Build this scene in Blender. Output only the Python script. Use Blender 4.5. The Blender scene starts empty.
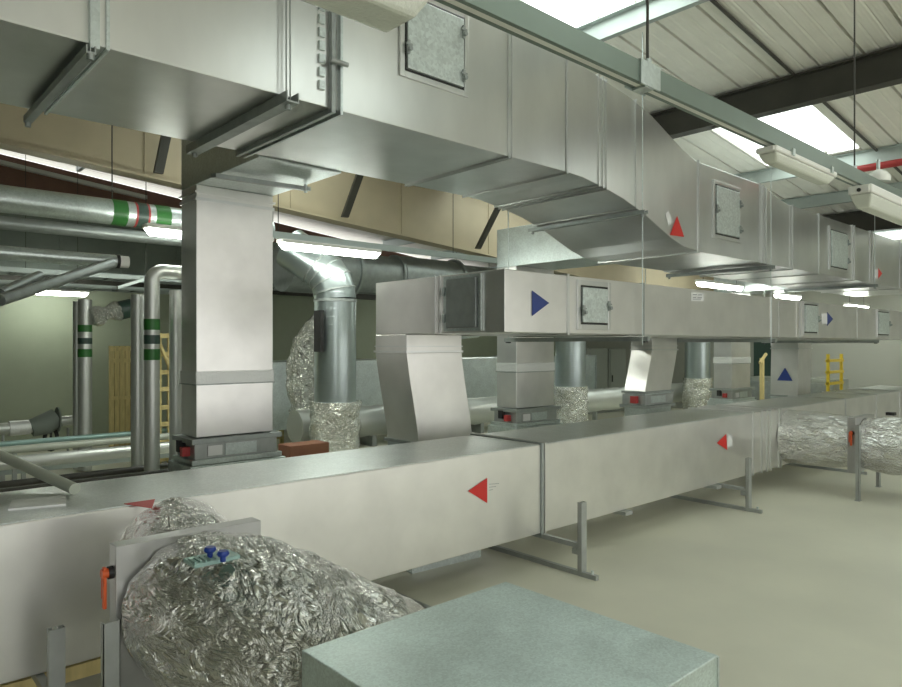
import bpy, bmesh, math, random
from mathutils import Vector, Matrix, noise
random.seed(7)
sc = bpy.context.scene
COL = sc.collection
PI = math.pi

# ---------------------------------------------------------------- camera calibration
F = 690.0
TH = math.atan2(759, 690)
CT, ST = math.cos(TH), math.sin(TH)
HZ = 345.0
CAMZ = 2.0

def at(x, y, X=None, Y=None, Z=None):
    u = (x - 451) / F; v = (HZ - y) / F
    a, b = CT + u * ST, ST - u * CT
    d = X / a if X is not None else Y / b if Y is not None else (Z - CAMZ) / v
    return Vector((a * d, b * d, CAMZ + v * d))

cam = bpy.data.cameras.new('camera')
cam.sensor_width = 36; cam.lens = F / 902 * 36; cam.shift_y = 1.5 / 902
cam.clip_end = 200
co = bpy.data.objects.new('camera', cam); COL.objects.link(co)
co.location = (0, 0, CAMZ); co.rotation_euler = (PI / 2, 0, TH - PI / 2)
sc.camera = co

# ---------------------------------------------------------------- materials
def mat(name, base=(.8, .8, .8), metal=0.0, rough=.5, spec=.5, noise_amt=0.0, nscale=4.0, stretch=(1, 1, 1),
        bump=0.0, bscale=30.0, spangle=0.0, sscale=60.0, rvar=0.0, bdist=.01, emit=None, estr=0, bdetail=4, alpha=None, kind='noise'):
    m = bpy.data.materials.new(name); m.use_nodes = True
    nt = m.node_tree; N = nt.nodes; L = nt.links
    p = N['Principled BSDF']
    p.inputs['Base Color'].default_value = (*base, 1)
    p.inputs['Metallic'].default_value = metal
    p.inputs['Roughness'].default_value = rough
    p.inputs['Specular IOR Level'].default_value = spec
    if emit:
        p.inputs['Emission Color'].default_value = (*emit, 1); p.inputs['Emission Strength'].default_value = estr
    geo = N.new('ShaderNodeNewGeometry'); mp = N.new('ShaderNodeMapping'); L.new(geo.outputs['Position'], mp.inputs['Vector'])
    mp.inputs['Scale'].default_value = stretch
    col = None
    if noise_amt or rvar:
        n = N.new('ShaderNodeTexNoise'); n.inputs['Scale'].default_value = nscale; n.inputs['Detail'].default_value = 5
        L.new(mp.outputs[0], n.inputs['Vector'])
        if noise_amt:
            mr = N.new('ShaderNodeMapRange'); mr.inputs['From Min'].default_value = .3; mr.inputs['From Max'].default_value = .7
            mr.inputs['To Min'].default_value = 1 - noise_amt; mr.inputs['To Max'].default_value = 1 + noise_amt
            L.new(n.outputs['Fac'], mr.inputs['Value'])
            vm = N.new('ShaderNodeVectorMath'); vm.operation = 'SCALE'; vm.inputs[0].default_value = base
            L.new(mr.outputs[0], vm.inputs['Scale']); col = vm.outputs[0]
        if rvar:
            m2 = N.new('ShaderNodeMapRange'); m2.inputs['From Min'].default_value = .3; m2.inputs['From Max'].default_value = .7
            m2.inputs['To Min'].default_value = rough - rvar; m2.inputs['To Max'].default_value = rough + rvar
            L.new(n.outputs['Fac'], m2.inputs['Value']); L.new(m2.outputs[0], p.inputs['Roughness'])
    if spangle:
        v = N.new('ShaderNodeTexVoronoi'); v.inputs['Scale'].default_value = sscale
        L.new(geo.outputs['Position'], v.inputs['Vector'])
        m3 = N.new('ShaderNodeMapRange'); m3.inputs['To Min'].default_value = 1 - spangle; m3.inputs['To Max'].default_value = 1 + spangle
        sp = N.new('ShaderNodeSeparateColor'); L.new(v.outputs['Color'], sp.inputs[0]); L.new(sp.outputs[0], m3.inputs['Value'])
        vm2 = N.new('ShaderNodeVectorMath'); vm2.operation = 'SCALE'
        if col: L.new(col, vm2.inputs[0])
        else: vm2.inputs[0].default_value = base
        L.new(m3.outputs[0], vm2.inputs['Scale']); col = vm2.outputs[0]
    if col: L.new(col, p.inputs['Base Color'])
    if bump:
        if kind == 'foil':
            n1 = N.new('ShaderNodeTexNoise'); n1.inputs['Scale'].default_value = bscale; n1.inputs['Detail'].default_value = 6
            n1.noise_dimensions = '3D'; n1.inputs['Distortion'].default_value = 1.2
            L.new(mp.outputs[0], n1.inputs['Vector'])
            v1 = N.new('ShaderNodeTexVoronoi'); v1.feature = 'DISTANCE_TO_EDGE'; v1.inputs['Scale'].default_value = bscale * 1.6
            mx = N.new('ShaderNodeVectorMath'); mx.operation = 'MULTIPLY_ADD'
            L.new(n1.outputs['Color'], mx.inputs[0]); mx.inputs[1].default_value = (.25, .25, .25); L.new(mp.outputs[0], mx.inputs[2])
            L.new(mx.outputs[0], v1.inputs['Vector'])
            ad = N.new('ShaderNodeMath'); ad.operation = 'ADD'; L.new(n1.outputs['Fac'], ad.inputs[0])
            cl = N.new('ShaderNodeMath'); cl.operation = 'MINIMUM'; L.new(v1.outputs['Distance'], cl.inputs[0]); cl.inputs[1].default_value = .25
            L.new(cl.outputs[0], ad.inputs[1]); src = ad.outputs[0]
        elif kind == 'wave':
            w = N.new('ShaderNodeTexWave'); w.bands_direction = 'Y'; w.inputs['Scale'].default_value = bscale
            L.new(geo.outputs['Position'], w.inputs['Vector']); src = w.outputs['Fac']
        elif kind == 'spiral':
            w = N.new('ShaderNodeTexWave'); w.bands_direction = 'Z'; w.inputs['Scale'].default_value = bscale; w.wave_profile = 'SAW'
            L.new(geo.outputs['Position'], w.inputs['Vector']); src = w.outputs['Fac']
        else:
            n1 = N.new('ShaderNodeTexNoise'); n1.inputs['Scale'].default_value = bscale; n1.inputs['Detail'].default_value = bdetail
            L.new(mp.outputs[0], n1.inputs['Vector']); src = n1.outputs['Fac']
        b = N.new('ShaderNodeBump'); b.inputs['Strength'].default_value = bump; b.inputs['Distance'].default_value = bdist
        L.new(src, b.inputs['Height']); L.new(b.outputs[0], p.inputs['Normal'])
    return m

M = {}
M['foilface'] = mat('aluminium_foil_facing', (.78, .77, .75), .88, .32, noise_amt=.06, nscale=3, bump=.12, bscale=11, bdetail=2, bdist=.005)
M['foilface_up'] = mat('duct_sheet_bright', (.72, .73, .72), .93, .30, noise_amt=.08, nscale=2.2, stretch=(1, 1, .45), bump=.12, bscale=4, bdetail=2, bdist=.008)
M['galv'] = mat('galvanised_steel', (.60, .66, .65), .85, .38, noise_amt=.08, nscale=5, spangle=.08, sscale=55, rvar=.05)
M['galv_box'] = mat('galvanised_sheet_box', (.58, .67, .65), .75, .42, noise_amt=.07, nscale=6, spangle=.10, sscale=130, rvar=.05, bump=.08, bscale=60, bdist=.004)
M['galv_top'] = mat('galvanised_top_sheet', (.64, .67, .655), .8, .36, noise_amt=.08, nscale=5, spangle=.08, sscale=90, rvar=.06, bump=.15, bscale=6)
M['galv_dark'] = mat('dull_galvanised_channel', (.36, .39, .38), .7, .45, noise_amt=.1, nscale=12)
M['strut'] = mat('grey_strut', (.42, .44, .43), .6, .45, noise_amt=.08, nscale=10)
M['door'] = mat('galvanised_access_panel', (.62, .68, .66), .65, .42, spangle=.12, sscale=45, noise_amt=.08)
M['foil'] = mat('crinkled_foil', (.80, .80, .77), 1.0, .2, bump=1.0, bscale=9, stretch=(1, .42, 1), bdist=.05, kind='foil', rvar=.08)
M['foil_small'] = mat('crinkled_foil_fine', (.74, .75, .70), 1.0, .22, bump=1.0, bscale=7, bdist=.06, kind='foil')
M['foil_pipe'] = mat('foil_pipe_cladding', (.62, .64, .61), .75, .42, bump=.3, bscale=18, bdist=.01)
M['spiral'] = mat('spiral_wound_duct', (.50, .57, .57), .9, .3, bump=.35, bscale=2.6, bdist=.012, kind='spiral', noise_amt=.05)
M['floor'] = mat('sealed_concrete_floor', (.64, .63, .52), 0, .38, spec=.4, noise_amt=.10, nscale=.7, bump=.05, bscale=20, rvar=.06)
M['wall'] = mat('pale_green_wall', (.34, .38, .28), 0, .6, noise_amt=.03)
M['cladding'] = mat('grey_green_cladding', (.24, .28, .25), 0, .5, noise_amt=.05)
M['redband'] = mat('oxide_red_steel', (.24, .13, .10), 0, .6, noise_amt=.1)
M['roof'] = mat('white_roof_lining', (.88, .87, .80), 0, .45, bump=.25, bscale=8.0, bdist=.01, kind='wave', noise_amt=.03)
M['purlin'] = mat('galvanised_purlin', (.50, .56, .54), .5, .45, noise_amt=.05)
M['steel_dark'] = mat('dark_painted_steel', (.060, .058, .048), 0, .5, noise_amt=.1)
M['tan'] = mat('tan_painted_steel', (.47, .40, .275), 0, .5, noise_amt=.06, nscale=2)
M['trunk'] = mat('trunking_steel', (.23, .285, .25), .6, .4, noise_amt=.05)
M['white'] = mat('white_polycarbonate', (.85, .85, .80), 0, .35)
M['diffuser'] = mat('prismatic_diffuser', (.72, .74, .66), 0, .25, bump=.3, bscale=80)
M['tube'] = mat('lit_lamp', (1, 1, 1), 0, .4, emit=(.95, 1.0, .90), estr=16)
M['red'] = mat('red_sticker', (.62, .025, .02), 0, .4)
M['blue'] = mat('blue_sticker', (.02, .045, .22), 0, .4)
M['label'] = mat('white_paper', (.75, .75, .75), 0, .5)
M['ink'] = mat('faint_grey_print', (.35, .36, .38), 0, .6)
M['green'] = mat('green_band', (.03, .16, .03), 0, .4)
M['darkgreen'] = mat('dark_band', (.035, .07, .055), 0, .4)
M['orange'] = mat('orange_handle', (.75, .12, .03), 0, .4)
M['redpipe'] = mat('red_pipe', (.45, .05, .05), 0, .4)
M['yellow'] = mat('yellow_timber', (.66, .54, .24), 0, .6, noise_amt=.15, nscale=6, stretch=(4, 4, .6))
M['yellowpaint'] = mat('yellow_ladder_paint', (.70, .52, .04), 0, .4)
M['greyins'] = mat('grey_insulation', (.20, .23, .20), 0, .7)
M['rubber'] = mat('black_rubber', (.02, .02, .02), 0, .5)
M['knob'] = mat('blue_plastic', (.015, .05, .30), 0, .3)
M['teal'] = mat('teal_plate', (.30, .45, .42), .3, .4)
M['cable'] = mat('galvanised_cable_tray', (.40, .45, .43), .6, .45)
M['pvc'] = mat('pale_grey_tube', (.50, .53, .46), .2, .35)
M['plate'] = mat('damper_plate_steel', (.50, .50, .50), .8, .36, noise_amt=.1, nscale=4, rvar=.05)
M['endwall'] = mat('light_grey_wall', (.42, .43, .38), 0, .6)
M['tape'] = mat('silver_tape', (.78, .79, .78), .6, .5, bump=.5, bscale=40)
M['cabinet'] = mat('grey_cabinet_paint', (.30, .32, .28), .1, .4)
M['wood'] = mat('reddish_timber', (.28, .12, .07), 0, .6)

# translucent rooflight: daylight from the sky shines through
m = bpy.data.materials.new('rooflight_glassfibre'); m.use_nodes = True
nt = m.node_tree; nt.nodes.clear()
out = nt.nodes.new('ShaderNodeOutputMaterial'); mx = nt.nodes.new('ShaderNodeMixShader'); mx.inputs[0].default_value = .35
t1 = nt.nodes.new('ShaderNodeBsdfTransparent'); t1.inputs[0].default_value = (.95, 1, .97, 1)
t2 = nt.nodes.new('ShaderNodeBsdfTranslucent'); t2.inputs[0].default_value = (.9, .95, .9, 1)
nt.links.new(t1.outputs[0], mx.inputs[1]); nt.links.new(t2.outputs[0], mx.inputs[2]); nt.links.new(mx.outputs[0], out.inputs[0])
M['rooflight'] = m

# ---------------------------------------------------------------- geometry helpers
class MB:
    def __init__(s): s.v = []; s.f = []; s.sm = []
    def add(s, vs, fs, smooth=False):
        o = len(s.v); s.v += [tuple(p) for p in vs]
        for f in fs: s.f.append([i + o for i in f]); s.sm.append(smooth)
        return s
    def box(s, x0, x1, y0, y1, z0, z1):
        x0, x1 = min(x0, x1), max(x0, x1); y0, y1 = min(y0, y1), max(y0, y1); z0, z1 = min(z0, z1), max(z0, z1)
        return s.add([(x0, y0, z0), (x1, y0, z0), (x1, y1, z0), (x0, y1, z0), (x0, y0, z1), (x1, y0, z1), (x1, y1, z1), (x0, y1, z1)],
                     [(0, 3, 2, 1), (4, 5, 6, 7), (0, 1, 5, 4), (1, 2, 6, 5), (2, 3, 7, 6), (3, 0, 4, 7)])
    def hexa(s, lo, hi):      # two quads of 4 points each, ccw from above
        return s.add(list(lo) + list(hi), [(0, 3, 2, 1), (4, 5, 6, 7), (0, 1, 5, 4), (1, 2, 6, 5), (2, 3, 7, 6), (3, 0, 4, 7)])
    def prism_y(s, poly, y0, y1):      # poly in (x,z), extruded along y
        n = len(poly)
        vs = [(x, y0, z) for x, z in poly] + [(x, y1, z) for x, z in poly]
        fs = [tuple(range(n)), tuple(range(2 * n - 1, n - 1, -1))]
        for i in range(n):
            j = (i + 1) % n; fs.append((j, i, i + n, j + n))
        return s.add(vs, fs)
    def slab(s, poly, nrm, t):       # 3-D polygon thickened along nrm
        nrm = Vector(nrm).normalized() * t; n = len(poly)
        vs = [Vector(p) for p in poly] + [Vector(p) + nrm for p in poly]
        fs = [tuple(range(n)), tuple(range(2 * n - 1, n - 1, -1))]
        for i in range(n):
            j = (i + 1) % n; fs.append((j, i, i + n, j + n))
        return s.add(vs, fs)
    def ring_x(s, x0, x1, y0, y1, z0, z1, w, g=.0):   # rectangular collar round a duct running along x
        s.box(x0, x1, y0 - w, y0 - g, z0 - w, z1 + w); s.box(x0, x1, y1 + g, y1 + w, z0 - w, z1 + w)
        s.box(x0, x1, y0 - g, y1 + g, z1 + g, z1 + w); s.box(x0, x1, y0 - g, y1 + g, z0 - w, z0 - g); return s
    def ring_z(s, z0, z1, x0, x1, y0, y1, w):
        s.box(x0 - w, x0, y0 - w, y1 + w, z0, z1); s.box(x1, x1 + w, y0 - w, y1 + w, z0, z1)
        s.box(x0, x1, y0 - w, y0, z0, z1); s.box(x0, x1, y1, y1 + w, z0, z1); return s
    def tube(s, pts, r, n=20, cap=True, fn=None):
        pts = [Vector(p) for p in pts]; rs = r if isinstance(r, (list, tuple)) else [r] * len(pts)
        o = []; up = None; rings = []
        for i, p in enumerate(pts):
            t = (pts[min(i + 1, len(pts) - 1)] - pts[max(i - 1, 0)]).normalized()
            if up is None: up = Vector((0, 0, 1)) if abs(t.z) < .9 else Vector((0, 1, 0))
            a = (up - t * up.dot(t)).normalized(); b = t.cross(a); up = a
            ring = []
            for k in range(n):
                w = 2 * PI * k / n; d = a * math.cos(w) + b * math.sin(w); q = p + d * rs[i]
                if fn: q = fn(q, d)
                ring.append(q)
            rings.append(ring)
        vs = [q for rg in rings for q in rg]; fs = []
        for i in range(len(pts) - 1):
            for k in range(n):
                k2 = (k + 1) % n; fs.append((i * n + k, i * n + k2, (i + 1) * n + k2, (i + 1) * n + k))
        s.add(vs, fs, True)
        if cap:
            s.add(rings[0], [tuple(range(n - 1, -1, -1))]); s.add(rings[-1], [tuple(range(n))])
        return s
    def build(s, name, m, parent=None, bevel=0, bseg=2):
        me = bpy.data.meshes.new(name)
        off = parent['_o'] if parent is not None else (0, 0, 0)
        me.from_pydata([(x - off[0], y - off[1], z - off[2]) for x, y, z in s.v], [], s.f)
        me.polygons.foreach_set('use_smooth', s.sm)
        bm = bmesh.new(); bm.from_mesh(me)
        bmesh.ops.recalc_face_normals(bm, faces=bm.faces)
        bm.to_mesh(me); bm.free()
        me.materials.append(M[m] if isinstance(m, str) else m)
        o = bpy.data.objects.new(name, me); COL.objects.link(o)
        if parent is not None: o.parent = parent; o['_o'] = off
        else: o['_o'] = (0, 0, 0)
        if bevel:
            b = o.modifiers.new('bevel', 'BEVEL'); b.width = bevel; b.segments = bseg; b.limit_method = 'ANGLE'
        return o

def thing(name, loc, label, cat, group=None):
    o = bpy.data.objects.new(name, None); COL.objects.link(o); o.location = loc; o['_o'] = tuple(loc)
    o.empty_display_size = .1
    o['label'] = label; o['category'] = cat
    if group: o['group'] = group
    return o
def tag(o, label, cat, group=None):
    o['label'] = label; o['category'] = cat
    if group: o['group'] = group
    return o
def struct(o): o['kind'] = 'structure'; return o
def box(name, m, dims, parent=None, bevel=0): return MB().box(*dims).build(name, m, parent, bevel)

def tri(p0, n, size, d, parent, m, flip=None, label=None, tagside=None):
    pass

# ================================================================= SETTING
XE, YB = 20.0, 16.0          # end wall, back wall
def roofz(X): return 6.22 - .107 * X
fl = MB(); fl.box(-14, XE, -12, YB, -.1, 0); struct(fl.build('floor', 'floor'))
w = MB(); w.box(-14, XE, YB, YB + .2, 0, 3.35); struct(w.build('wall_back', 'wall'))
# upper cladding of the back wall with vertical joints, then the red oxide band under the eaves
w = MB(); w.hexa([(-14, YB, 3.35), (XE, YB, 3.35), (XE, YB + .2, 3.35), (-14, YB + .2, 3.35)],
                 [(-14, YB, roofz(-14) - .45), (XE, YB, roofz(XE) - .3), (XE, YB + .2, roofz(XE) - .3), (-14, YB + .2, roofz(-14) - .45)])
x = -12.0
while x < XE - 1: w.box(x, x + .05, YB - .03, YB, 3.36, roofz(x) - .62); x += 1.2
struct(w.build('wall_cladding', 'cladding'))
w = MB(); w.hexa([(-14, YB - .05, roofz(-14) - 1.0), (XE, YB - .05, roofz(XE) - .55), (XE, YB, roofz(XE) - .55), (-14, YB, roofz(-14) - 1.0)],
                 [(-14, YB - .05, roofz(-14) - .2), (XE, YB - .05, roofz(XE) - .2), (XE, YB, roofz(XE) - .2), (-14, YB, roofz(-14) - .2)])
struct(w.build('trim_1', 'redband'))
w = MB(); w.hexa([(-14, YB - .17, roofz(-14) - .42), (5.3, YB - .17, roofz(5.3) - .42), (5.3, YB - .05, roofz(5.3) - .42), (-14, YB - .05, roofz(-14) - .42)],
                 [(-14, YB - .17, roofz(-14) - .34), (5.3, YB - .17, roofz(5.3) - .34), (5.3, YB - .05, roofz(5.3) - .34), (-14, YB - .05, roofz(-14) - .34)])
struct(w.build('trim_2', 'white'))
w = MB(); w.box(-14, XE, YB - .12, YB, 3.28, 3.42); struct(w.build('trim_3', 'steel_dark'))
w = MB(); w.box(-6.2, -6, -6, YB, 0, roofz(-6.2)); struct(w.build('wall_left_unseen', 'cladding'))  # unseen wall, added to darken what the left-facing metal faces reflect
w = MB(); w.box(XE, XE + .2, -12, YB + .2, 0, roofz(XE)); struct(w.build('wall_end', 'endwall'))

# ribbed roof lining with openings for the visible rooflight strip and the added unseen ones
XS = [-14, 3.85, 6.28, 8.95, 11.6, 15.0, 17.6, XE + .2]
YS0, YS1 = 3.55, 5.1
PIT = .47
r = MB(); rl = {}
ys = []
y = -12.0 + (YS0 - .012 - (-12)) % PIT - PIT
cells = []
yy = -12.2
k0 = int((YS0 + 12.2) / PIT) + 1
ylines = [YS0 + PIT * k for k in range(-k0, 60) if YS0 + PIT * k < YB + .3]
sky = {(3.85, 6.28), (8.95, 11.6), (15.0, 17.6)}
STRIPS = [0, 9, -10]  # first strip is visible; other two unseen, added for interior light and reflections
for yl in ylines:
    y0, y1 = yl, yl + PIT
    insky = any(y0 > YS0 + s_ * PIT - .01 and y1 < YS0 + (s_ + 3.3) * PIT + .01 for s_ in STRIPS)
    for i in range(len(XS) - 1):
        xa, xb = XS[i], XS[i + 1]
        if (xa, xb) in sky and insky: continue
        # profile: rib groove (dark recess) then wide pan with two low swages
        prof = [(y0, 0), (y0, .07), (y0 + .035, .07), (y0 + .035, 0), (y0 + .16, 0), (y0 + .175, .006), (y0 + .195, 0), (y0 + .31, 0), (y0 + .325, .006), (y0 + .345, 0), (y1, 0)]
        vs = [(xa, yy_, roofz(xa) + h) for yy_, h in prof] + [(xb, yy_, roofz(xb) + h) for yy_, h in prof]
        n = len(prof)
        r.add(vs, [(j, j + 1, j + 1 + n, j + n) for j in range(n - 1)])
ceil = r.build('ceiling', 'roof'); struct(ceil)
sk1 = YS0 + 3 * PIT
wn = 0
for xa, xb in sorted(sky):
    wn += 1
    g = MB()
    for k in [s_ + j for s_ in STRIPS for j in range(3)]:
        a, b = YS0 + k * PIT, YS0 + (k + 1) * PIT
        g.add([(xa, a + .03, roofz(xa) + .03), (xb, a + .03, roofz(xb) + .03), (xb, b, roofz(xb) + .03), (xa, b, roofz(xa) + .03)], [(0, 1, 2, 3)])
        g.add([(xa, a, roofz(xa)), (xb, a, roofz(xb)), (xb, a + .03, roofz(xb) + .03), (xa, a + .03, roofz(xa) + .03)], [(0, 1, 2, 3)])
    struct(g.build('window_plus_added_%d' % wn, 'rooflight'))

# purlins across the roof (run along y)
def sl(x): return roofz(x)
pi_ = 0
names = {-1: 'nearest the camera'}
for X, mt, dp, lab in [(-3.4, 'purlin', .2, None), (-1.0, 'purlin', .2, None), (1.45, 'purlin', .2, None), (3.87, 'purlin', .2, None), (6.28, 'purlin', .2, None),
                       (11.75, 'purlin', .2, None), (13.55, 'purlin', .2, None), (15.95, 'purlin', .2, None), (18.3, 'purlin', .2, None)]:
    b = MB(); z1 = sl(X) - .01; z0 = z1 - dp
    b.box(X - .004, X + .004, -10, YB - .2, z0, z1)               # web
    b.box(X, X + .07, -10, YB - .2, z0, z0 + .008); b.box(X - .07, X, -10, YB - .2, z1 - .008, z1)
    b.box(X + .062, X + .07, -10, YB - .2, z0, z0 + .025)
    o = b.build('trim_%d' % (4 + pi_), mt); struct(o); pi_ += 1
# dark hot rolled beam across the roof
def ibeam_y(name, X, y0, y1, z0, z1, wf, mt):
    b = MB(); b.box(X - .006, X + .006, y0, y1, z0, z1); b.box(X - wf, X + wf, y0, y1, z0, z0 + .018); b.box(X - wf, X + wf, y0, y1, z1 - .018, z1)
    return b.build(name, mt)
bx = 8.72
o = ibeam_y('roof_beam', bx, -8, 9.5, 2 + .3335 * bx - .02, roofz(bx) - .03, .09, 'steel_dark')
tag(o, 'deep dark steel beam spanning under the ribbed roof beside the large bright rooflight', 'beam', )
o = ibeam_y('roof_beam', 14.9, -4, 9.5, 4.18, roofz(14.9) - .03, .09, 'steel_dark')
tag(o, 'far dark steel beam under the roof, seen below the light fittings at right', 'beam')
# thin conduit fixed along a roof rib
b = MB(); b.tube([(4.0, 3.38, roofz(4) - .03), (13.4, 3.38, roofz(13.4) - .03)], .02, 10)
tag(b.build('roof_conduit', 'steel_dark'), 'thin dark conduit running down the roof lining above the big beam', 'conduit')

# deep tan rafter with fly braces, Y = 12
t = thing('roof_rafter', (0, 9.7, roofz(0) - 1), 'deep tan painted steel rafter with dark diagonal braces behind the upper duct', 'rafter')
ra, rb = -9, XE - .05
def rlo(x): return 4.52 - .075 * x
b = MB(); b.hexa([(ra, 9.68, rlo(ra)), (rb, 9.68, rlo(rb)), (rb, 9.72, rlo(rb)), (ra, 9.72, rlo(ra))],
                 [(ra, 9.68, roofz(ra) - .03), (rb, 9.68, roofz(rb) - .03), (rb, 9.72, roofz(rb) - .03), (ra, 9.72, roofz(ra) - .03)])
for x in [1.0, 3.2, 5.4, 7.6, 9.8, 12]: b.box(x, x + .015, 9.665, 9.685, rlo(x) + .02, roofz(x) - .06)
b.build('web', 'tan', t)
b = MB(); b.hexa([(ra, 9.56, rlo(ra) - .03), (rb, 9.56, rlo(rb) - .03), (rb, 9.84, rlo(rb) - .03), (ra, 9.84, rlo(ra) - .03)],
                 [(ra, 9.56, rlo(ra)), (rb, 9.56, rlo(rb)), (rb, 9.84, rlo(rb)), (ra, 9.84, rlo(ra))])
b.build('flange', 'tan', t)
for (bx0, by0, tx, ty) in [(157, 172, 172, 134), (343, 219, 365, 172), (476, 250, 500, 203), (534, 238, 524, 208)]:
    p = at(bx0, by0, Y=9.6); 
    X = p.x
    q = Vector((X, 8.75, roofz(X) - .3))
    b = MB(); p = Vector((X, 9.55, rlo(X) + .05))
    b.hexa([p + Vector((-.06, -.03, 0)), p + Vector((.06, -.03, 0)), p + Vector((.06, .03, 0)), p + Vector((-.06, .03, 0))],
           [q + Vector((-.06, -.03, 0)), q + Vector((.06, -.03, 0)), q + Vector((.06, .03, 0)), q + Vector((-.06, .03, 0))])
    b.build('fly_brace', 'steel_dark', t)

# ================================================================= UPPER DUCT
YU = 4.1; YR = 5.52
TOP = [(-4, 4.72), (5.28, 4.72), (5.5, 4.705), (5.85, 4.66), (6.3, 4.60), (6.7, 4.50), (7.05, 4.37), (7.35, 4.26), (7.68, 4.18), (9.35, 4.18), (9.62, 4.14), (9.95, 4.07), (10.3, 4.03), (17.6, 4.03)]
BOT = [(-4, 3.64), (5.17, 3.64), (5.45, 3.63), (5.8, 3.585), (6.15, 3.52), (6.52, 3.42), (6.85, 3.30), (7.1, 3.21), (7.38, 3.14), (7.7, 3.115), (17.6, 3.115)]
def ip(tab, x):
    for (a, za), (b, zb) in zip(tab, tab[1:]):
        if a <= x <= b: return za + (zb - za) * (x - a) / (b - a)
    return tab[-1][1]
up = thing('supply_duct', (2.6, YU, 3.64), 'huge overhead rectangular silver duct stepping down towards the right, nearest the roof', 'air duct')
JX = [-4, 1.09, 2.62, 4.40, 5.20, 5.78, 7.68, 9.42, 10.35, 12.9, 13.85, 17.6]
def seg_poly(tt, bb, a, b_):
    xs = sorted({a, b_} | {x for x, _ in tt if a < x < b_} | {x for x, _ in bb if a < x < b_})
    tp = [(x, ip(tt, x)) for x in xs]; bt = [(x, ip(bb, x)) for x in xs]
    return bt + tp[::-1]
for a, b_ in zip(JX, JX[1:]):
    MB().prism_y(seg_poly(TOP, BOT, a + .004, b_ - .004), YU, YR).build('duct_section', 'foilface_up', up, .006)
# flanged joint with bolts and clamps
def flange(x, wid, parent, y0, y1, tt, bb, out=.03, m='galv_dark', nb=0):
    b = MB(); b.ring_x(x - wid / 2, x + wid / 2, y0, y1, bb, tt, out)
    o = b.build('flange', m, parent, .003)
    if nb:
        for k in range(nb):
            z = bb + (tt - bb) * (k + .5) / nb
            MB().tube([(x - wid / 2 - .015, y0 - out - .012, z), (x + wid / 2 + .015, y0 - out - .012, z)], .012, 8).build('clamp', 'galv_dark', o)
    return o
flange(1.09, .05, up, YU, YR, 4.72, 3.64, .03, 'galv')
flange(1.16, .02, up, YU, YR, 4.72, 3.64, .015, 'galv')
fo = flange(2.60, .035, up, YU, YR, 4.72, 3.64, .04, 'galv_dark')
for k in range(11):
    z = 3.75 + k * .09; MB().box(2.50, 2.545, YU - .02, YU, z, z + .06).build('cleat', 'galv', fo)
for z in (3.95, 4.42): MB().tube([(2.56, YU - .06, z), (2.70, YU - .06, z)], .018, 8).build('clamp', 'strut', fo)
MB().ring_x(2.655, 2.675, YU, YR, 3.64, 4.72, .04).build('flange', 'galv', up)
for x in (4.395, 4.43): MB().ring_x(x, x + .012, YU, YR, 3.64, 4.72, .018).build('standing_seam', 'foilface_up', up)
def seam(x, m='foilface_up', w=.012, o=.016):
    MB().ring_x(x, x + w, YU, YR, ip(BOT, x) - .004, ip(TOP, x) + .002, o).build('standing_seam', m, up)
for x in (5.2, 5.70, 5.77, 5.83, 6.36, 7.70, 9.36, 9.46, 9.56, 10.45, 11.45, 12.95, 13.05, 13.85, 14.0, 15.6): seam(x)

def access_door(parent, x0, x1, z0, z1, Y, lat, fr=.045):
    dr = MB().box(x0 + .02, x1 - .02, Y - .035, Y - .004, z0 + .02, z1 - .02).build('access_door', 'door', parent, .006)
    f = MB(); f.box(x0 - fr, x0, Y - .022, Y, z0 - fr, z1 + fr); f.box(x1, x1 + fr, Y - .022, Y, z0 - fr, z1 + fr)
    f.box(x0, x1, Y - .022, Y, z0 - fr, z0); f.box(x0, x1, Y - .022, Y, z1, z1 + fr)
    f.build('door_frame', 'foilface_up', dr, .004)
    g = MB(); g.box(x0, x0 + .02, Y - .012, Y, z0, z1); g.box(x1 - .02, x1, Y - .012, Y, z0, z1); g.box(x0 + .02, x1 - .02, Y - .012, Y, z0, z0 + .02); g.box(x0 + .02, x1 - .02, Y - .012, Y, z1 - .02, z1)
    g.build('gasket', 'rubber', dr)
    for (fx, fz) in lat:
        px, pz = x0 + (x1 - x0) * fx, z0 + (z1 - z0) * fz
        l = MB(); l.box(px - .012, px + .012, Y - .05, Y - .03, pz - .05, pz + .05); l.tube([(px, Y - .05, pz - .02), (px, Y - .075, pz - .02)], .018, 10)
        l.box(px - .03, px + .03, Y - .055, Y - .045, pz + .01, pz + .025)
        l.build('latch', 'galv_dark', dr)
    return dr
access_door(up, 3.24, 3.86, 4.07, 4.66, YU, [(.03, .3), (.95, .18), (.95, .78)])
access_door(up, 8.09, 8.74, 3.36, 3.98, YU, [(.97, .2), (.97, .72), (.03, .5)])
access_door(up, 11.92, 12.68, 3.25, 3.86, YU, [(.97, .25), (.97, .75)])
def arrow(parent, pts, m, nrm=(0, -1, 0), lab=None):
    o = MB().slab(pts, nrm, .003).build('flow_arrow', m, parent)
    if lab: o['label'] = lab
    return o
def arrow_px(parent, pxs, Y, m, lab=None):
    return arrow(parent, [at(x, y, Y=Y) for x, y in pxs], m, (0, -1, 0), lab)
arrow_px(up, [(670, 235), (677, 216), (684, 237)], YU - .004, 'red', 'red triangular flow arrow sticker pointing up')
o = arrow_px(up, [(665, 214), (668, 211), (673, 222), (668, 226)], YU - .004, 'label', 'small white sticker beside the red arrow'); o.name = 'sticker'
arrow_px(up, [(878, 268), (882, 273.5), (878, 279)], YU - .004, 'red', 'small red flow arrow pointing right')
o = arrow_px(up, [(874, 269), (878, 269), (878, 279), (874, 279)], YU - .004, 'label', 'white sticker beside the small red arrow'); o.name = 'sticker'

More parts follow.
